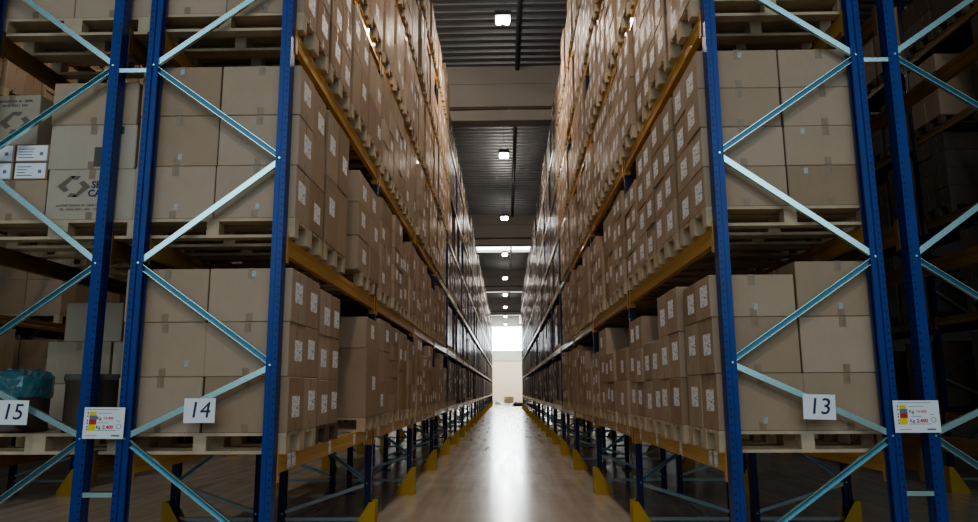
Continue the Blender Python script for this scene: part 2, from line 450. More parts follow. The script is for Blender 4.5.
# guard
def guard_mesh():
    mb = MB()
    # front plate facing +x, two triangular gussets running back to -x
    mb.box(.045, .055, -.11, .11, .0, .42)
    for yy in (-.11, .10):
        mb.prism([(.045, .0), (.045, .42), (-.01, .42), (-.24, .05), (-.24, .0)][::-1], yy, yy+.01, 0, Matrix(((1, 0, 0, 0), (0, 0, 1, 0), (0, 1, 0, 0), (0, 0, 0, 1))))
    mb.box(-.2, .045, -.098, -.072, .0, .01)
    return mb.mesh('guard_plate', M['guard'])
GM = guard_mesh()
mbb = MB()
for yy in (-.085, .085):
    mbb.lathe([(.012, 0), (.012, .012)], 8)
    for q in range(len(mbb.v)-16, len(mbb.v)):
        vx, vy, vz = mbb.v[q]; mbb.v[q] = (.055+vz, yy+vx, .08+vy)
GB = mbb.mesh('anchor_bolts', M['galv'])
for rk, (xn, xf, nb, nl, wd) in ROWS.items():
    for k in range(nb+1):
        y = Y0+PITCHB*k
        first = 'end ' if k == 0 else ''
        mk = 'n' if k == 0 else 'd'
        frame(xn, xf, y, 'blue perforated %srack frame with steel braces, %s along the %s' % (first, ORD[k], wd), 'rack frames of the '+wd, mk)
        if k == 0 and rk in 'LR': continue
        sg = 1 if xn > xf else -1
        g = add('post_guard', GM, None, (xn+sg*.005, y, 0), 0 if sg > 0 else math.pi)
        tag(g, 'yellow steel guard at the foot of the %s post of the %s' % (ORD[k], wd), 'post guard', 'post guards of the '+wd)
        b = add('anchor_bolts', GB, g)
# row spacers
for sx, a, b, wd in ((-1, -2.665, -2.725, 'left'), (1, 2.60, 2.76, 'right')):
    for k in range(5):
        for z, zw in ((.995, 'low'), (4.02, 'high'), (7.0, 'upper')):
            mb = MB(); xa, xb = (-2.845, -2.64) if sx < 0 else (2.61, 2.79)
            mb.box(xa, xb, -.045, -.035, -.018, .018); mb.box(xa, xb, -.045, .0, .014, .018)
            o = add('row_spacer', mb.mesh('row_spacer', M['galv']), None, (0, Y0+PITCHB*k, z))
            tag(o, '%s steel spacer joining back to back racks at the %s frame, %s side' % (zw, ORD[k], wd), 'spacer bar', 'row spacers')

# ---------------------------------------------------------------- candidates : beams, pallets, cartons
beams, pallets, cartons = [], [], []
for rk, (xn, xf, nb, nl, wd) in ROWS.items():
    sg = 1 if xn > xf else -1
    for side in ('a', 'b'):
        x = (xn-sg*.03) if side == 'a' else (xf+sg*.03)
        for b in range(nb):
            for l in range(nl):
                ya, yb = Y0+PITCHB*b+.052, Y0+PITCHB*(b+1)-.052
                A = qarea([(x, ya, LV[rk][l]), (x, yb, LV[rk][l]), (x, yb, LV[rk][l]-.13), (x, ya, LV[rk][l]-.13)])
                w = 1.0
                if rk in 'LR': w = 3 if side == 'a' else (.6 if b == 0 else .05)
                elif rk in ('OL', 'OR'): w = .8 if b < 2 else .2
                else: w = .15
                beams.append((A*w, rk, side, b, l, x, ya, yb))
beams.sort(key=lambda t: -t[0])
def beam_mb(L, mb=None, ox=0, oy=0, oz=0):
    mb = mb or MB()
    # stepped box beam: deeper profile with centre groove
    pr = [(-.025, 0), (.025, 0), (.025, -.045), (.021, -.05), (.021, -.08), (.025, -.085), (.025, -.13), (-.025, -.13), (-.025, -.085), (-.021, -.08), (-.021, -.05), (-.025, -.045)]
    mb.prism([(ox+a, oz+c) for a, c in pr], oy, oy+L, 0, Matrix(((1, 0, 0, 0), (0, 0, 1, 0), (0, 1, 0, 0), (0, 0, 0, 1))))
    return mb
BL = PITCHB-.104
BM = {'y': beam_mb(BL).mesh('rack_beam', M['yellow']), 'o': beam_mb(BL).mesh('rack_beam_brown', M['yellow_brown']), 'g': beam_mb(BL).mesh('rack_beam_sheen', M['sheenbeam'])}
def conn(mat):
    mb = MB(); mb.box(-.032, .032, -.0, .008, -.19, .03); mb.box(-.036, -.028, -.0, .05, -.19, .03); mb.box(.028, .036, -.0, .05, -.19, .03); return mb.mesh('connector', mat)
CM = {'y': conn(M['yellow']), 'o': conn(M['yellow_brown']), 'g': conn(M['sheenbeam'])}
mb = MB(); mb.box(.0255, .0265, -.045, .045, -.12, -.012); STK = mb.mesh('location_sticker', M['sticker'])
mass = MB(); massg = MB()
for i, (A, rk, side, b, l, x, ya, yb) in enumerate(beams):
    xn, xf, nb, nl, wd = ROWS[rk]; sg = 1 if xn > xf else -1
    face = 'aisle' if side == 'a' else 'rear'
    mk = ('o' if rk not in 'LR' else 'y') if b < 3 else 'g'
    if i < 300:
        col = {'y': 'orange-yellow', 'o': 'dull brownish yellow', 'g': 'pale grey-sheened'}[mk]
        o = add('rack_beam', BM[mk], None, (x, ya, LV[rk][l]), 0)
        tag(o, '%s beam along %s side, %s level, %s bay, %s' % (col, face, LEV[l], ORD[b], wd), 'rack beam', 'rack beams')
        if b < 8 and A > 20:
            add('end_connector', CM[mk], o, (0, 0, 0)); add('end_connector', CM[mk], o, (0, BL, 0), math.pi)
        if l == 0 and side == 'a' and b < 7 and rk in 'LR':
            for yy in ([.30, .42, 1.55, 2.62, 3.30] if rk == 'L' else [.28, .42, 1.35, 2.35, 3.25, ]):
                s = add('location_sticker', STK, o, (0, yy, 0) if sg > 0 else (0, yy, 0), 0 if sg > 0 else math.pi)
                s['label'] = 'white printed location sticker'
    else:
        beam_mb(BL, massg if mk == 'g' else mass, x, ya, LV[rk][l])
n0 = len(mass.v); mass.v += massg.v; mass.f += [tuple(n0+k for k in f) for f in massg.f]; mass.mi += [1]*len(massg.f); mass.t += massg.t
tag(add('rack_beam', mass.mesh('beam_mass', [M['yellow'], M['sheenbeam']])), 'remaining shelf beams deep inside and at the rear of the racks', 'rack beams', 'rack beams', 'stuff')

# ---- loads
TH = .144
def tiers(n):
    return {1: ['only'], 2: ['bottom', 'top'], 3: ['bottom', 'middle', 'top'], 4: ['bottom', 'second', 'third', 'top'], 5: ['bottom', 'second', 'third', 'fourth', 'top']}[n]
def load(rk, b, l, p, yc, hs, dy=.395, nx=2, ny=2, xo=0.0, wx=.595, gap=.008, drop=(), mat='n', lw=2, tall=None):
    """p pallet ordinal in bay; hs list of tier heights"""
    xn, xf, nb, nl, wd = ROWS[rk]; sg = 1 if xn > xf else -1
    xa = xn+sg*({'L': .05, 'R': .04}.get(rk, .02)+xo)           # aisle edge of goods
    pallets.append((rk, b, l, p, yc, xa))
    z = LV[rk][l]+TH
    T = tiers(len(hs))
    for t, h in enumerate(hs):
        for i in range(nx):
            for j in range(ny):
                if (t, i, j) in drop: continue
                jx, jy = random.uniform(-.003, .003), random.uniform(-.003, .003)
                if i == 0: jx += random.uniform(-.006, .006)*1.0
                if mat == 'f': jx *= .5
                x1 = xa-sg*(i*(wx+gap)); x0 = x1-sg*wx
                y0 = yc-ny*dy/2-gap/2*(ny-1)+j*(dy+gap)
                cartons.append(dict(rk=rk, b=b, l=l, p=p, t=T[t], i=i, j=j, nx=nx, ny=ny, x0=min(x0, x1)+jx, x1=max(x0, x1)+jx, y0=y0+jy, y1=y0+dy+jy,
                                    z0=z, z1=z+h-.002, m=mat, sg=sg, wd=wd, tk=(t, len(hs))))
        z += h
rnd = random.Random(5)
def pos(n): # pallet centres in a bay
    return [Y0+.05+.46+k*.905 for k in range(n)]
styles = [([.385]*3, .395, 2), ([.29]*4, .395, 2), ([.57, .57], .39, 2), ([.39]*3, .80, 1), ([.33]*3, .395, 2), ([.30]*4, .395, 2), ([.23]*5, .395, 2), ([.385, .385, .3], .395, 2), ([.42, .42, .28], .26, 3)]
def auto(rk, b, l, p, y, mat):
    hs, dy, ny = rnd.choice(styles); hs = list(hs)
    if rnd.random() < (.22 if l < 2 else .04) and len(hs) > 2: hs = hs[:-1]
    if l == 5:
        hs = hs[:2] if rk == 'L' else hs[:3]
    if mat == 'f':
        hs, dy, ny = rnd.choice([([.55, .55], .39, 2), ([.37]*3, .39, 2), ([1.08], .79, 1), ([.28]*4, .39, 2)])
        hs = list(hs)
        if l == 5: hs = [.5] if rk == 'L' else hs
    drop = set()
    if rnd.random() < (.1 if l < 2 else .03) and len(hs) > 1:
        drop.add((len(hs)-1, rnd.choice((0, 1)), rnd.randrange(ny)))
    xo = rnd.uniform(-.03, .02) - (.05 if mat == 'f' else 0)
    load(rk, b, l, p, y, hs, dy=dy, ny=ny, xo=xo, drop=drop, mat=mat)
custom = {}
A3 = [.385]*3
custom[('L', 0, 0)] = lambda: [load('L', 0, 0, 0, 5.57, A3, xo=.0), load('L', 0, 0, 1, 6.44, [.375]*3, xo=-.02, dy=.36),
    load('L', 0, 0, 3, 8.34, [.74, .34], dy=.80, ny=1, xo=.02)]
custom[('L', 0, 1)] = lambda: [load('L', 0, 1, 0, 5.57, [.40, .39, .39], xo=.0), load('L', 0, 1, 1, 6.46, [.59, .59], xo=.0),
    load('L', 0, 1, 3, 8.08, [.36, .36, .34], dy=.62, ny=2, xo=.0)]
custom[('L', 0, 2)] = lambda: [load('L', 0, 2, 0, 5.57, A3, xo=.0), load('L', 0, 2, 1, 6.46, [.385]*3), load('L', 0, 2, 2, 7.38, [.6, .48]), load('L', 0, 2, 3, 8.29, [.5, .5])]
custom[('R', 0, 0)] = lambda: [load('R', 0, 0, 0, 5.57, [.39, .39, .30], drop={(2, 1, 0), (2, 1, 1)}), load('R', 0, 0, 1, 6.46, [.375, .375, .37], xo=.03),
    load('R', 0, 0, 2, 7.38, [.375, .375], xo=-.0), load('R', 0, 0, 3, 8.29, [.36, .36, .34], xo=.0)]
custom[('R', 0, 1)] = lambda: [load('R', 0, 1, 0, 5.57, [.30, .30, .30, .30]), load('R', 0, 1, 1, 6.46, [.30, .30, .30, .30], xo=.01),
    load('R', 0, 1, 2, 7.38, [.30]*4, xo=.0), load('R', 0, 1, 3, 8.25, [.25, .25, .25, .25], dy=.37)]
# the top-tier back column of the first right pallet stands a little higher
for rk in ('L', 'R'):
    for b in range(ROWS[rk][2]):
        for l in range(6):
            if (rk, b, l) in custom: custom[(rk, b, l)](); continue
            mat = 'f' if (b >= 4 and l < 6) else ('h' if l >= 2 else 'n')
            for p, y in enumerate(pos(4)):
                y += PITCHB*b
                if b == 3 and p == 3 and l < 3: continue
                if rnd.random() < (.0 if b < 4 else .04): continue
                if b >= 7 and l == 5 and rnd.random() < .25: continue
                auto(rk, b, l, p, y, mat)
# back column of first right pallet, top tier
for j in (0, 1):
    y0 = 5.57-.395-.004+j*.403
    cartons.append(dict(rk='R', b=0, l=0, p=0, t='top', i=1, j=j, nx=2, ny=2, x0=1.445+.603, x1=1.445+1.198, y0=y0, y1=y0+.395, z0=LZR[0]+TH+.78, z1=LZR[0]+TH+1.17, m='n', sg=-1, wd='right rack', tk=(2, 3)))
for rk in ('OL', 'OR', 'FL', 'FR'):
    xn, xf, nb, nl, wd = ROWS[rk]
    for b in range(nb):
        for l in range(nl):
            for p, y in enumerate(pos(4)):
                y += PITCHB*b
                if rk == 'OL':
                    if b == 0 and (l < 2 or (l == 2 and p > 0)): continue
                    if b == 0 and p in (0, 1) and l == 3: continue
                if rk == 'OR':
                    if b == 0: continue
                    if b == 1 and p < 3: continue
                pr = {'OL': .35, 'OR': .55, 'FL': .45, 'FR': .25}[rk]
                if rnd.random() < pr: continue
                hs, dy, ny = rnd.choice(styles); hs = list(hs)[:rnd.choice((2, 3, 4))]
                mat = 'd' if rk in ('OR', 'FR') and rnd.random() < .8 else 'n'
                load(rk, b, l, p, y, hs, dy=dy, ny=ny, mat=mat)
# the outer left first bay, built by hand
load('OL', 0, 1, 1, 6.75, [.38, .38, .3])
load('OL', 0, 2, 0, 5.60, [.40, .40])
pallets.append(('OL', 0, 0, 0, 5.60, -3.90+.01)); pallets.append(('OL', 0, 0, 1, 6.52, -3.90-.0)); pallets.append(('OL', 0, 1, 0, 5.57, -3.86))

def cscore(c):
    s = 0
    xa = c['x1'] if c['sg'] > 0 else c['x0']
    P = lambda x, y, z: (x, y, z)
    if c['i'] == 0 and c['rk'] in 'LR' and not (c['b'] >= 4 and False):
        s += qarea([(xa, c['y0'], c['z0']), (xa, c['y1'], c['z0']), (xa, c['y1'], c['z1']), (xa, c['y0'], c['z1'])])
    if c['j'] == 0:
        e = qarea([(c['x0'], c['y0'], c['z0']), (c['x1'], c['y0'], c['z0']), (c['x1'], c['y0'], c['z1']), (c['x0'], c['y0'], c['z1'])])
        if c['b'] == 0 and c['p'] == 0: s += e
        elif c['rk'] in ('OL',) and c['b'] == 0: s += e*.3
        elif c['rk'] in ('OL', 'OR') and c['b'] <= 2: s += e*.04
        elif c['rk'] in ('FL', 'FR'): s += e*.02
        elif c['i'] == 0: s += e*.12
    return s
cartons.sort(key=lambda c: -cscore(c))
CMESH = {}
def carton_mesh(wx, dy, h, mk):
    key = (round(wx, 3), round(dy, 3), round(h, 3), mk)
    if key not in CMESH:
        mb = MB(); mb.bbox(-wx/2, wx/2, -dy/2, dy/2, 0, h, .005)
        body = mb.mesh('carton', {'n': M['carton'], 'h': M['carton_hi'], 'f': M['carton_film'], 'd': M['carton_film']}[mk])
        t = MB(); e = .0012; w = .024
        d = dy/2                                         # one strip over the top, folded down front and back
        t.prism([(-d-e, h-.075), (-d, h-.075), (-d, h), (d, h), (d, h-.075), (d+e, h-.075), (d+e, h+e), (-d-e, h+e)][::-1], -w, w, 0,
                Matrix(((0, 0, 1, 0), (1, 0, 0, 0), (0, 1, 0, 0), (0, 0, 0, 1))))
        tape = [t.mesh('tape', M['tape'])]
        t = MB(); t.box(-w, w, -d-e, -d, .004, .06); tape.append(t.mesh('tape', M['tape']))
        for z0, z1 in ((h-.11, h-.004), (.004, .07)):
            t = MB(); t.box(0, e, -.008, .008, z0, z1); tape.append(t.mesh('tape', M['tape']))
        CMESH[key] = (body, tape)
    return CMESH[key]
LBL = {}
def label_mesh(w, h):
    k = (w, h)
    if k not in LBL:
        mb = MB(); mb.box(.0, .0015, -w/2, w/2, -h/2, h/2); LBL[k] = mb.mesh('shipping_label', M['sticker'])
    return LBL[k]
FST = MB(); FST.box(-.015, .015, -.0022, -.0008, -.022, .022); FST = FST.mesh('small_sticker', M['foil'])
big = MB(); bigd = 0
MI = {'n': 0, 'h': 4, 'f': 1, 'd': 5}
lr = random.Random(3)
seen = {}
def nlabels(c):
    # probability / style of aisle stickers
    if c['i'] != 0: return 0
    if c['rk'] == 'R': return 1 if (c['b'] < 2 or lr.random() < .45) else 0
    if c['rk'] == 'L': return 1 if (c['b'] < 1 and lr.random() < .75) or lr.random() < .4 else 0
    return 0
for n, c in enumerate(cartons):
    cx, cy = (c['x0']+c['x1'])/2, (c['y0']+c['y1'])/2
    wx, dy, h = c['x1']-c['x0'], c['y1']-c['y0'], c['z1']-c['z0']
    sg = c['sg']; xa = c['x1'] if sg > 0 else c['x0']
    nlb = nlabels(c)
    lw, lh = (.19, .15) if h > .29 else (.17, .13)
    ly, lz = lr.choice([-.04, -.01, .03, .05])*(dy/.4), h*lr.uniform(.42, .6)
    if n < 300:
        body, tape = carton_mesh(wx, dy, h, c['m'])
        o = add('carton', body, None, (cx, cy, c['z0']))
        colw = ['aisle-side', 'rear'][c['i']] if c['nx'] == 2 else ''
        yw = {1: 'full-width', 2: ['near', 'far'][c['j'] if c['ny'] == 2 else 0], 3: ['near', 'middle', 'far'][c['j'] if c['ny'] == 3 else 0]}[c['ny']]
        fin = {'n': 'brown', 'h': 'brown', 'f': 'film-wrapped brown', 'd': 'dark brown'}[c['m']]
        lab = '%s carton, %s tier, %s %s stack, %s pallet, %s bay, %s level, %s' % (fin, c['t'], yw, colw, ORD[c['p']], ORD[c['b']], LEV[c['l']], c['wd'])
        seen[lab] = seen.get(lab, 0)+1
        tag(o, lab, 'carton', 'cartons on the '+c['wd'])
        add('tape', tape[0], o)
        if c['b'] == 0 and c['p'] == 0 and c['j'] == 0: add('tape', tape[1], o)
        if c['i'] == 0:
            for q in (2, 3): add('tape', tape[q], o, (sg*wx/2, 0, 0), 0 if sg > 0 else math.pi)
        if nlb:
            s = add('shipping_label', label_mesh(lw, lh), o, (sg*wx/2, ly, lz), 0 if sg > 0 else math.pi); s['label'] = 'white printed shipping label'
        if c['b'] == 0 and c['p'] == 0 and c['j'] == 0 and lr.random() < .55:
            s = add('sticker', FST, o, (lr.choice([-.0, wx*.28*sg, .02]), -dy/2, lr.choice([h-.04, .07, .09]))); s['label'] = 'small shiny printed sticker'
    else:
        t = lr.random(); mi = MI[c['m']]
        big.bbox(c['x0'], c['x1'], c['y0'], c['y1'], c['z0'], c['z1'], .005, mi, t) if c['b'] < 6 and c['i'] == 0 else big.box(c['x0'], c['x1'], c['y0'], c['y1'], c['z0'], c['z1'], mi, t)
        if c['i'] == 0 and c['b'] < 9:
            a, b2 = (xa, xa+.0015) if sg > 0 else (xa-.0015, xa)
            big.box(a, b2, cy-.008, cy+.008, c['z1']-.1, c['z1']-.004, 2)
            big.box(a, b2, cy-.008, cy+.008, c['z0']+.004, c['z0']+.07, 2)
            if nlb: big.box(a, b2, cy+ly-lw/2, cy+ly+lw/2, c['z0']+lz-lh/2, c['z0']+lz+lh/2, 3)
tag(add('carton', big.mesh('carton_mass', [M['carton_m'], M['carton_film_m'], M['tape'], M['sticker'], M['carton_hi_m'], M['carton_dark']], tint=True)),
    'remaining brown cartons stacked on the racks farther along and deeper inside', 'cartons', 'cartons', 'stuff')
print('label dups', [k for k, v in seen.items() if v > 1][:5])

# ---- pallets   (long side 1.2 along x, 0.8 along y); origin at aisle edge centre, body toward -x
def pallet_parts(mb, ox, oy, oz, sg, part=None, mi=0):
    def bx(x0, x1, *r):
        a, b = ox-sg*x0, ox-sg*x1; mb.box(min(a, b), max(a, b), oy+r[0], oy+r[1], oz+r[2], oz+r[3], mi)
    if part in (None, 'deck'):
        for y0, w in ((-.4, .145), (-.215, .1), (-.0725, .145), (.115, .1), (.255, .145)): bx(0, 1.2, y0, y0+w, .122, .144)
    if part in (None, 'blocks'):
        for x0 in (0, .5275, 1.11):
            for y0 in (-.4, -.0725, .3): bx(x0, x0+(.145 if x0 == .5275 else .09), y0, y0+(.1 if y0 != -.0725 else .145), .022, .122)
    if part in (None, 'skids'):
        for y0, w in ((-.4, .1), (-.0725, .145), (.3, .1)): bx(0, 1.2, y0, y0+w, 0, .022)
PM = {}
for mk, mat in (('n', M['wood']), ('d', M['wood_dark'])):
    for sg in (1, -1):
        for part in ('deck', 'skids'):
            mb = MB(); pallet_parts(mb, 0, 0, 0, sg, part); PM[(mk, sg, part)] = mb.mesh(part, mat)
        mb = MB(); pallet_parts(mb, 0, 0, 0, sg, None); PM[(mk, sg, 'all')] = mb.mesh('wooden_pallet', mat)
        for w in (.1, .145):
            mb = MB(); mb.box(0 if sg < 0 else -.09, .09 if sg < 0 else 0, -w/2, w/2, 0, .1); PM[(mk, sg, w)] = mb.mesh('block', mat)
def pscore(p):
    rk, b, l, k, yc, xa = p
    s = qarea([(xa, yc-.4, LV[rk][l]), (xa, yc+.4, LV[rk][l]), (xa, yc+.4, LV[rk][l]+TH), (xa, yc-.4, LV[rk][l]+TH)]) if rk in 'LR' else 0
    if b == 0 and k == 0: s += qarea([(xa, yc-.4, LV[rk][l]), (xa-1.2*(1 if xa < 0 else -1), yc-.4, LV[rk][l]), (xa-1.2*(1 if xa < 0 else -1), yc-.4, LV[rk][l]+TH), (xa, yc-.4, LV[rk][l]+TH)])
    if rk in ('OL', 'OR'): s += 40/(1+b)
    return s
pallets.sort(key=lambda p: -pscore(p))
pm = MB()
for n, p in enumerate(pallets):
    rk, b, l, k, yc, xa = p
    xn, xf, nb, nl, wd = ROWS[rk]; sg = 1 if xn > xf else -1
    mk = 'd' if (rk, b, l, k) == ('L', 0, 0, 1) or rk in ('OR', 'FR') or (b > 4 and n % 3 == 0) else 'n'
    if n < 300:
        lab = '%s wooden pallet, %s in the %s bay, %s level of the %s' % ('weathered dark' if mk == 'd' else 'pale', ORD[k], ORD[b], LEV[l], wd)
        if n < 60:
            o = add('wooden_pallet', None, None, (xa, yc, LV[rk][l]))
            add('deck_boards', PM[(mk, sg, 'deck')], o); add('bottom_boards', PM[(mk, sg, 'skids')], o)
            for x0 in (0, .555, 1.11):
                for y0, w in ((-.35, .1), (0, .145), (.35, .1)): add('block', PM[(mk, sg, w)], o, (-sg*x0, y0, .022))
        else:
            o = add('wooden_pallet', PM[(mk, sg, 'all')], None, (xa, yc, LV[rk][l]))
        tag(o, lab, 'pallet', 'pallets on the '+wd)
    else:
        pallet_parts(pm, xa, yc, LV[rk][l], sg, None, 1 if mk == 'd' else 0)
tag(add('wooden_pallet', pm.mesh('pallet_mass', [M['wood'], M['wood_dark']])), 'remaining wooden pallets under the loads farther along the racks', 'pallets', 'pallets', 'stuff')

# ---------------------------------------------------------------- outer left first bay goods
def drum(x, y, z, r, h, label, film):
    o = add('fibre_drum', None, None, (x, y, z)); tag(o, label, 'drum', 'drums on the left pallet')
    mb = MB(); mb.lathe([(r-.01, 0), (r, .01), (r, .02), (r-.006, .03), (r-.006, h-.07), (r, h-.06), (r, h-.03)], 32)
    add('drum_body', mb.mesh('drum_body', M['drum'], smooth=True), o)
    if film:
        mb = MB(); rr = random.Random(4); prof = []
        mb.lathe([(r+.004, h-.16), (r+.008, h-.10), (r+.006, h-.02), (r-.02, h+.01), (r*.5, h+.035), (.03, h+.025)], 40)
        for q in range(len(mb.v)):
            a = mb.v[q]; k = 1+rr.uniform(-.02, .03); mb.v[q] = (a[0]*k, a[1]*k, a[2]+rr.uniform(-.015, .015))
        add('film_cover', mb.mesh('film_cover', M['bluefilm'], smooth=False), o)['label'] = 'crinkled blue-green plastic film'
    else:
        mb = MB(); mb.lathe([(r+.006, h-.045), (r+.008, h-.03), (r+.004, h), (r-.03, h), (r-.035, h-.012), (.01, h-.012)], 32)
        add('lid', mb.mesh('lid', M['greyink'], smooth=False), o)['label'] = 'pale-rimmed flat lid'
drum(-3.58, 5.42, LZL[0]+TH, .205, .41, 'dark brown drum topped with crinkled blue film beside the number 15 plate', True)
drum(-3.02, 5.42, LZL[0]+TH, .20, .41, 'dark brown drum with a flat rimmed lid behind the blue posts', False)
def single(x0, x1, y0, y1, z0, h, label, mat='carton_pale', group=None, tape=True, rz=0, name='carton'):
    wx, dy = x1-x0, y1-y0
    mb = MB(); mb.bbox(-wx/2, wx/2, -dy/2, dy/2, 0, h, .006)
    o = add(name, mb.mesh('carton', M[mat]), None, ((x0+x1)/2, (y0+y1)/2, z0), rz)
    tag(o, label, 'carton', group)
    if tape:
        _, t = carton_mesh(wx, dy, h, 'n'); add('tape', t[0], o); add('tape', t[1], o)
    return o
ZB = LZL[0]+TH; g = 'pale cartons behind the drums'
single(-3.86, -3.32, 6.14, 6.72, ZB, .35, 'pale grey-brown carton at the bottom left behind the film-topped drum', group=g)
single(-3.30, -2.72, 6.14, 6.72, ZB, .35, 'pale grey-brown carton at the bottom behind the flat-lidded drum', group=g)
single(-3.86, -3.32, 6.14, 6.72, ZB+.352, .35, 'pale middle carton with an open print, left stack behind the drums', group=g)
single(-3.30, -2.72, 6.14, 6.72, ZB+.352, .35, 'pale middle carton of the right stack behind the blue posts', group=g)
single(-3.74, -3.25, 6.16, 6.72, ZB+.704, .33, 'pale carton topmost on the left stack behind the drums', group=g)
single(-3.22, -2.72, 6.16, 6.72, ZB+.704, .35, 'pale carton topmost on the right stack behind the drums', group=g)
ZB = LZL[1]+TH; g = 'mixed cartons on the second level of the outer left rack'
cb = single(-3.375, -2.72, 5.18, 5.75, ZB, .385, 'carton printed with an arrow emblem and black lettering behind the blue post', mat='carton_pale', group=g)
def txt(parent, s, size, x, y, z, mat, rx=0, bold=0, shear=0, name='lettering', ext=.0008):
    o = add(name, textmesh(s, size, mat, shear, ext, bold), parent, (x, y, z)); return o
def emblem(parent, x, y, z, w, h):
    """open diamond of two hooked arrows"""
    mb = MB()
    def quad(pts):
        mb.prism([(a*w+x, b*h+z) for a, b in pts], y-.0016, y-.0004, 0, Matrix(((1, 0, 0, 0), (0, 0, 1, 0), (0, 1, 0, 0), (0, 0, 0, 1))))
    for s in (1, -1):
        q = lambda L: quad([(s*a, s*b) for a, b in L])
        q([(-.5, .02), (-.12, .5), (.02, .5), (-.26, .02)])
        q([(-.12, .5), (.18, .5), (.10, .32), (-.02, .32)])
        q([(-.5, .02), (-.26, .02), (-.14, -.16), (-.28, -.28)])
    add('emblem', mb.mesh('emblem', M['faintprint']), parent)['label'] = 'grey printed open diamond arrow emblem'
emblem(cb, -.13, -.285, .255, .25, .16)
txt(cb, 'SEV', .072, .058, -.2862, .265, M['ink'], bold=.002); txt(cb, 'CABI', .072, .058, -.2862, .20, M['ink'], bold=.002)
txt(cb, 'LLA PORTONOVA, 56 - 20090 CUSAGO', .022, -.06, -.2862, .11, M['ink']); txt(cb, 'TEL. +39 02 9039.1  FAX - +39 02 2', .022, -.06, -.2862, .08, M['ink'])
c2 = single(-3.39, -2.74, 5.18, 5.74, ZB+.386, .345, 'plain pale carton in the middle of the stack above the emblem carton', group=g)
mb = MB(); mb.box(.02, .09, -.2822, -.2808, .02, .17); add('barcode_strip', mb.mesh('s', M['greyink']), c2)
mb = MB(); mb.box(.16, .23, -.2822, -.2808, .27, .33); add('barcode_strip', mb.mesh('s', M['greyink']), c2)
c3 = single(-3.40, -2.75, 5.18, 5.74, ZB+.732, .335, 'warmer brown carton on top of the plain pale carton', mat='carton', group=g)
single(-3.92, -3.395, 5.20, 5.72, ZB, .315, 'brown carton at the bottom left beneath the white label boxes', mat='carton', group=g)
for i, (x0, z0, w_) in enumerate(((-3.655, .317, 'lower right'), (-3.92, .317, 'lower left'), (-3.655, .455, 'upper right'), (-3.92, .455, 'upper left'))):
    o = single(x0, x0+.25, 5.20, 5.70, ZB+z0, .135, '%s small box with a white printed front beneath the tilted emblem carton' % w_, mat='carton', group=g, tape=False)
    mb = MB(); mb.box(-.115, .115, -.2535, -.2502, .01, .127); f_ = add('front_label', mb.mesh('front_label', M['plain_white']), o); f_['label'] = 'white printed front label'
    mb = MB()
    for q in range(4): mb.box(-.10, -.10+random.uniform(.05, .12), -.2545, -.2536, .03+.022*q, .036+.022*q)
    mb.box(.06, .085, -.2545, -.2536, .05, .075)
    add('print_lines', mb.mesh('pl', M['bluegrey']), f_)
c4 = single(-3.96, -3.50, 5.22, 5.72, ZB+.592, .40, 'tilted pale carton with a grey arrow emblem on the small white boxes', group=g, rz=-.06)
emblem(c4, .05, -.25, .18, .27, .17)
txt(c4, 'YS', .08, -.17, -.2513, .22, M['ink'], bold=.002)
txt(c4, 'LLA PORTONOVA, 56 - 20090', .026, .0, -.2513, .35, M['ink']); txt(c4, 'TEL. +39 02 9039.1  FAX', .026, .0, -.2513, .315, M['ink'])

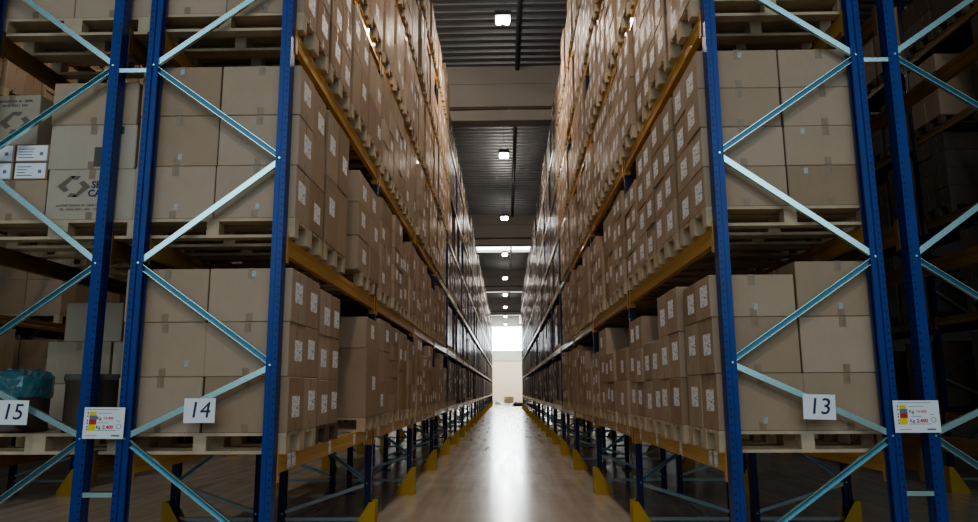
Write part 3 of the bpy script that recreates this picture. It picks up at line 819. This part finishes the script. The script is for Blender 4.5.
# ---------------------------------------------------------------- plates and signs on the rack ends
def plate(num, x, z, label, tilt):
    o = add('number_plate', None, None, (x, Y0-.085, z)); tag(o, label, 'number plate', None); o.rotation_euler[1] = tilt
    mb = MB(); mb.bbox(-.107, .107, -.002, .003, -.082, .082, .0015); add('sheet', mb.mesh('sheet', M['plain_white']), o)
    txt(o, num, .15, 0, -.0035, 0, M['ink'], name='number', shear=.12)
    mb = MB(); mb.box(-.03, .03, .003, .048, -.012, .012); add('clip', mb.mesh('clip', M['galv']), o)
plate('14', -2.07, 1.545, 'white plate numbered 14 on the brace of the left rack end', 0.0)
plate('15', -3.35, 1.538, 'white plate numbered 15 on the brace of the outer left rack end', .02)
plate('13', 2.075, 1.551, 'white plate numbered 13 on the brace of the right rack end', .03)
def loadsign(x, z, label, tilt, W=.29):
    o = add('load_sign', None, None, (x, Y0-.07, z)); tag(o, label, 'sign'); o.rotation_euler[1] = tilt
    H = .21
    mb = MB(); mb.bbox(-W/2, W/2, -.002, .003, -H/2, H/2, .0015); add('sheet', mb.mesh('sheet', M['plain_white']), o)
    mb = MB(); mb.box(-W/2+.04, -W/2+.085, -.0032, -.0021, .05, .075, 0); mb.box(-W/2+.04, -W/2+.09, -.0032, -.0021, .022, .05, 1)
    mb.box(-W/2+.04, -W/2+.09, -.0032, -.0021, -.01, .022, 2); mb.box(-W/2+.035, -W/2+.085, -.0032, -.0021, -.052, -.01, 0)
    for zz in (.062, .04, .012, -.006, -.03, -.048): mb.box(-W/2+.025, -W/2+.032, -.0032, -.0021, zz, zz+.01, 3)
    add('colour_key', mb.mesh('key', [M['yellow_print'], M['bluegrey'], M['red'], M['ink']]), o)
    mb = MB()
    for (a, b, zz) in ((-.12, .10, .088), (-.05, .05, .064), (-.04, .03, -.0), (-.12, -.04, -.085), (-.05, .09, -.05), (.085, .11, .012)): mb.box(a, b, -.003, -.0021, zz, zz+.003)
    mb.box(.06, .115, -.003, -.0021, -.088, -.078)
    add('print_lines', mb.mesh('l', M['bluegrey']), o)
    txt(o, 'Kg', .030, -.034, -.0033, .032, M['ink']); txt(o, '14.400', .026, .030, -.0033, .032, M['red'])
    txt(o, 'Kg', .030, -.034, -.0033, -.028, M['ink']); txt(o, '2.400', .033, .031, -.0033, -.028, M['red'], bold=.0006)
    mb = MB(); n = 16
    for k in range(n):
        a0, a1 = 2*math.pi*k/n, 2*math.pi*(k+1)/n
        mb.prism([(.105+r*math.cos(a), -.022+r*math.sin(a)) for r, a in ((.018, a0), (.018, a1), (.015, a1), (.015, a0))][::-1], -.0033, -.0021, 0, Matrix(((1, 0, 0, 0), (0, 0, 1, 0), (0, 1, 0, 0), (0, 0, 0, 1))))
    add('round_stamp', mb.mesh('stamp', M['bluegrey']), o)
loadsign(-2.725, 1.465, 'white load limit sign with colour key across the left rack posts', .01, .28)
loadsign(2.715, 1.486, 'white load limit sign with colour key across the right rack posts', .0, .30)

# ---------------------------------------------------------------- roof lamps
hm = MB(); hm.box(-.2, .2, -.11, .11, .04, .12)
hm.prism([(-.2, .04), (.2, .04), (.18, -.0), (-.18, .0)][::-1], -.11, .11, 0, Matrix(((1, 0, 0, 0), (0, 0, 1, 0), (0, 1, 0, 0), (0, 0, 0, 1))))
HM = hm.mesh('housing', M['darkpipe'])
dm = MB(); dm.lathe([(.06, .0), (.085, -.02), (.09, -.10), (.07, -.17), (.03, -.19)], 16); DM = dm.mesh('diffuser', M['lamp'], smooth=True)
cm = MB()
for x in (-.16, .16): cm.bar((x, 0, .12), (0, 0, .5), [(-.006, -.006), (.006, -.006), (.006, .006), (-.006, .006)], up=(0, 1, 0))
cm.bar((0, 0, .5), (0, 0, 1.78), [(-.008, -.008), (.008, -.008), (.008, .008), (-.008, .008)], up=(0, 1, 0))
CMs = cm.mesh('suspension_cable', M['greyink'])
for k in range(-2, 9):
    y = 16.6+10.45*k
    o = add('high_bay_lamp', None, None, (0, y, 10.62)); tag(o, 'glowing twin high bay lamp hanging over the aisle, %s' % ('above the camera' if k == -1 else 'behind the camera' if k == -2 else ORD[k]+' from the camera'), 'ceiling lamp', 'lamps over the aisle')
    add('housing', HM, o); add('suspension_cable', CMs, o)
    for x in (-.09, .09): add('diffuser', DM, o, (x, 0, 0))
    ld = bpy.data.lights.new('lamp_light', 'SPOT'); ld.energy = 640 if k < 1 else 400; ld.color = (1, .80, .66); ld.spot_size = 2.6; ld.spot_blend = .6; ld.shadow_soft_size = .25
    lo = bpy.data.objects.new('lamp_light', ld); COL.objects.link(lo); lo.location = (0, y, 10.3)
    ld = bpy.data.lights.new('lamp_glow', 'POINT'); ld.energy = 150; ld.color = (1, .92, .82); ld.shadow_soft_size = .25
    lo = bpy.data.objects.new('lamp_glow', ld); COL.objects.link(lo); lo.location = (0, y, 10.2)

for sx, e, wd in ((-1, 380, 'left'), (1, 60, 'right')):
    for k in range(3):
        y = 9.0+10.45*k
        o = add('high_bay_lamp', None, None, (sx*5.55, y, 10.62)); tag(o, 'twin high bay lamp over the %s neighbouring aisle, %s along' % (wd, ORD[k]), 'ceiling lamp', 'lamps over the neighbouring aisles')
        add('housing', HM, o); add('suspension_cable', CMs, o)
        for x in (-.09, .09): add('diffuser', DM, o, (x, 0, 0))
        ld = bpy.data.lights.new('lamp_glow', 'POINT'); ld.energy = e; ld.color = (1, .85, .68); ld.shadow_soft_size = .25
        lo = bpy.data.objects.new('lamp_glow', ld); COL.objects.link(lo); lo.location = (sx*5.55, y, 10.2)

# ---------------------------------------------------------------- far end goods on the floor
mb = MB()
for x in (-.6, -.36, -.12, .12, .36): mb.box(x, x+.2, -.4, -.38, .144, .9)
for z in (.144, .5, .86): mb.box(-.6, .56, -.38, -.36, z, z+.05)
mb.box(-.6, .56, -.36, .4, .144, .88)
o = add('crate', mb.mesh('crate', M['wood']), None, (.35, 92, 0)); tag(o, 'slatted brown wooden crate on the floor at the far end of the aisle', 'crate')
mb = MB(); pallet_parts(mb, .6, 0, 0, 1, None); add('crate_base', mb.mesh('base', M['wood']), o)
def heap(x, y, sx, sy, sz, mat, label, nm):
    mb = MB(); rr = random.Random(int(x*10)); n = 20
    prof = [(1, 0), (1.02, .15), (.95, .45), (.8, .72), (.5, .92), (.15, 1.0)]
    mb.lathe(prof, n)
    mb.v = [(a*sx*(1+rr.uniform(-.1, .1)), b*sy*(1+rr.uniform(-.1, .1)), c*sz*(1+(rr.uniform(-.15, .2) if c > 0 else 0))) for a, b, c in mb.v]
    tag(add(nm, mb.mesh(nm, mat, smooth=True), None, (x, y, 0)), label, 'bundle')
heap(1.3, 80, .62, .6, .42, M['black'], 'low black bundle on the floor near the far right rack end', 'wrapped_bundle')
heap(-1.0, 88.5, .35, .5, .45, M['plain_white'], 'small pale bundle on the floor at the far left rack end', 'wrapped_bundle')

# ---------------------------------------------------------------- light
def area(name, loc, rot, sx, sy, e, col):
    ld = bpy.data.lights.new(name, 'AREA'); ld.shape = 'RECTANGLE'; ld.size = sx; ld.size_y = sy; ld.energy = e; ld.color = col
    lo = bpy.data.objects.new(name, ld); COL.objects.link(lo); lo.location = loc; lo.rotation_euler = rot
    return lo
# daylight from the open loading side behind the camera
area('dock_daylight', (-.6, -8.6, 5.9), (math.radians(80), 0, 0), 18, 9.5, 1300, (.66, .86, 1.0)).data.specular_factor = 2.6
area('far_daylight', (0, 97.5, 11.6), (math.radians(25), 0, 0), 12, 4, 1500, (1, .95, .86))
area('window_daylight', (0, YB-.3, 8.7), (math.radians(-82), 0, 0), 12, 2.6, 1300, (.85, .94, 1.0))
w = bpy.data.worlds.new('w'); S.world = w; w.use_nodes = True
w.node_tree.nodes['Background'].inputs[0].default_value = (.5, .55, .6, 1); w.node_tree.nodes['Background'].inputs[1].default_value = .05

cd = bpy.data.cameras.new('camera'); cd.sensor_width = 36; cd.lens = F/978*36; cd.clip_end = 300; cd.clip_start = .05
co = bpy.data.objects.new('camera', cd); COL.objects.link(co)
co.location = (0, 0, CH); co.rotation_euler = (Matrix.Rotation(YAW, 3, 'Z') @ Matrix.Rotation(math.pi/2+PITCH, 3, 'X') @ Matrix.Rotation(-.005, 3, 'Z')).to_euler()
S.camera = co
S.view_settings.view_transform = 'AgX'; S.view_settings.look = 'AgX - Medium High Contrast'
S.view_settings.exposure = -0.25
print('objects', len(bpy.data.objects), 'cartons', len(cartons), 'pallets', len(pallets))
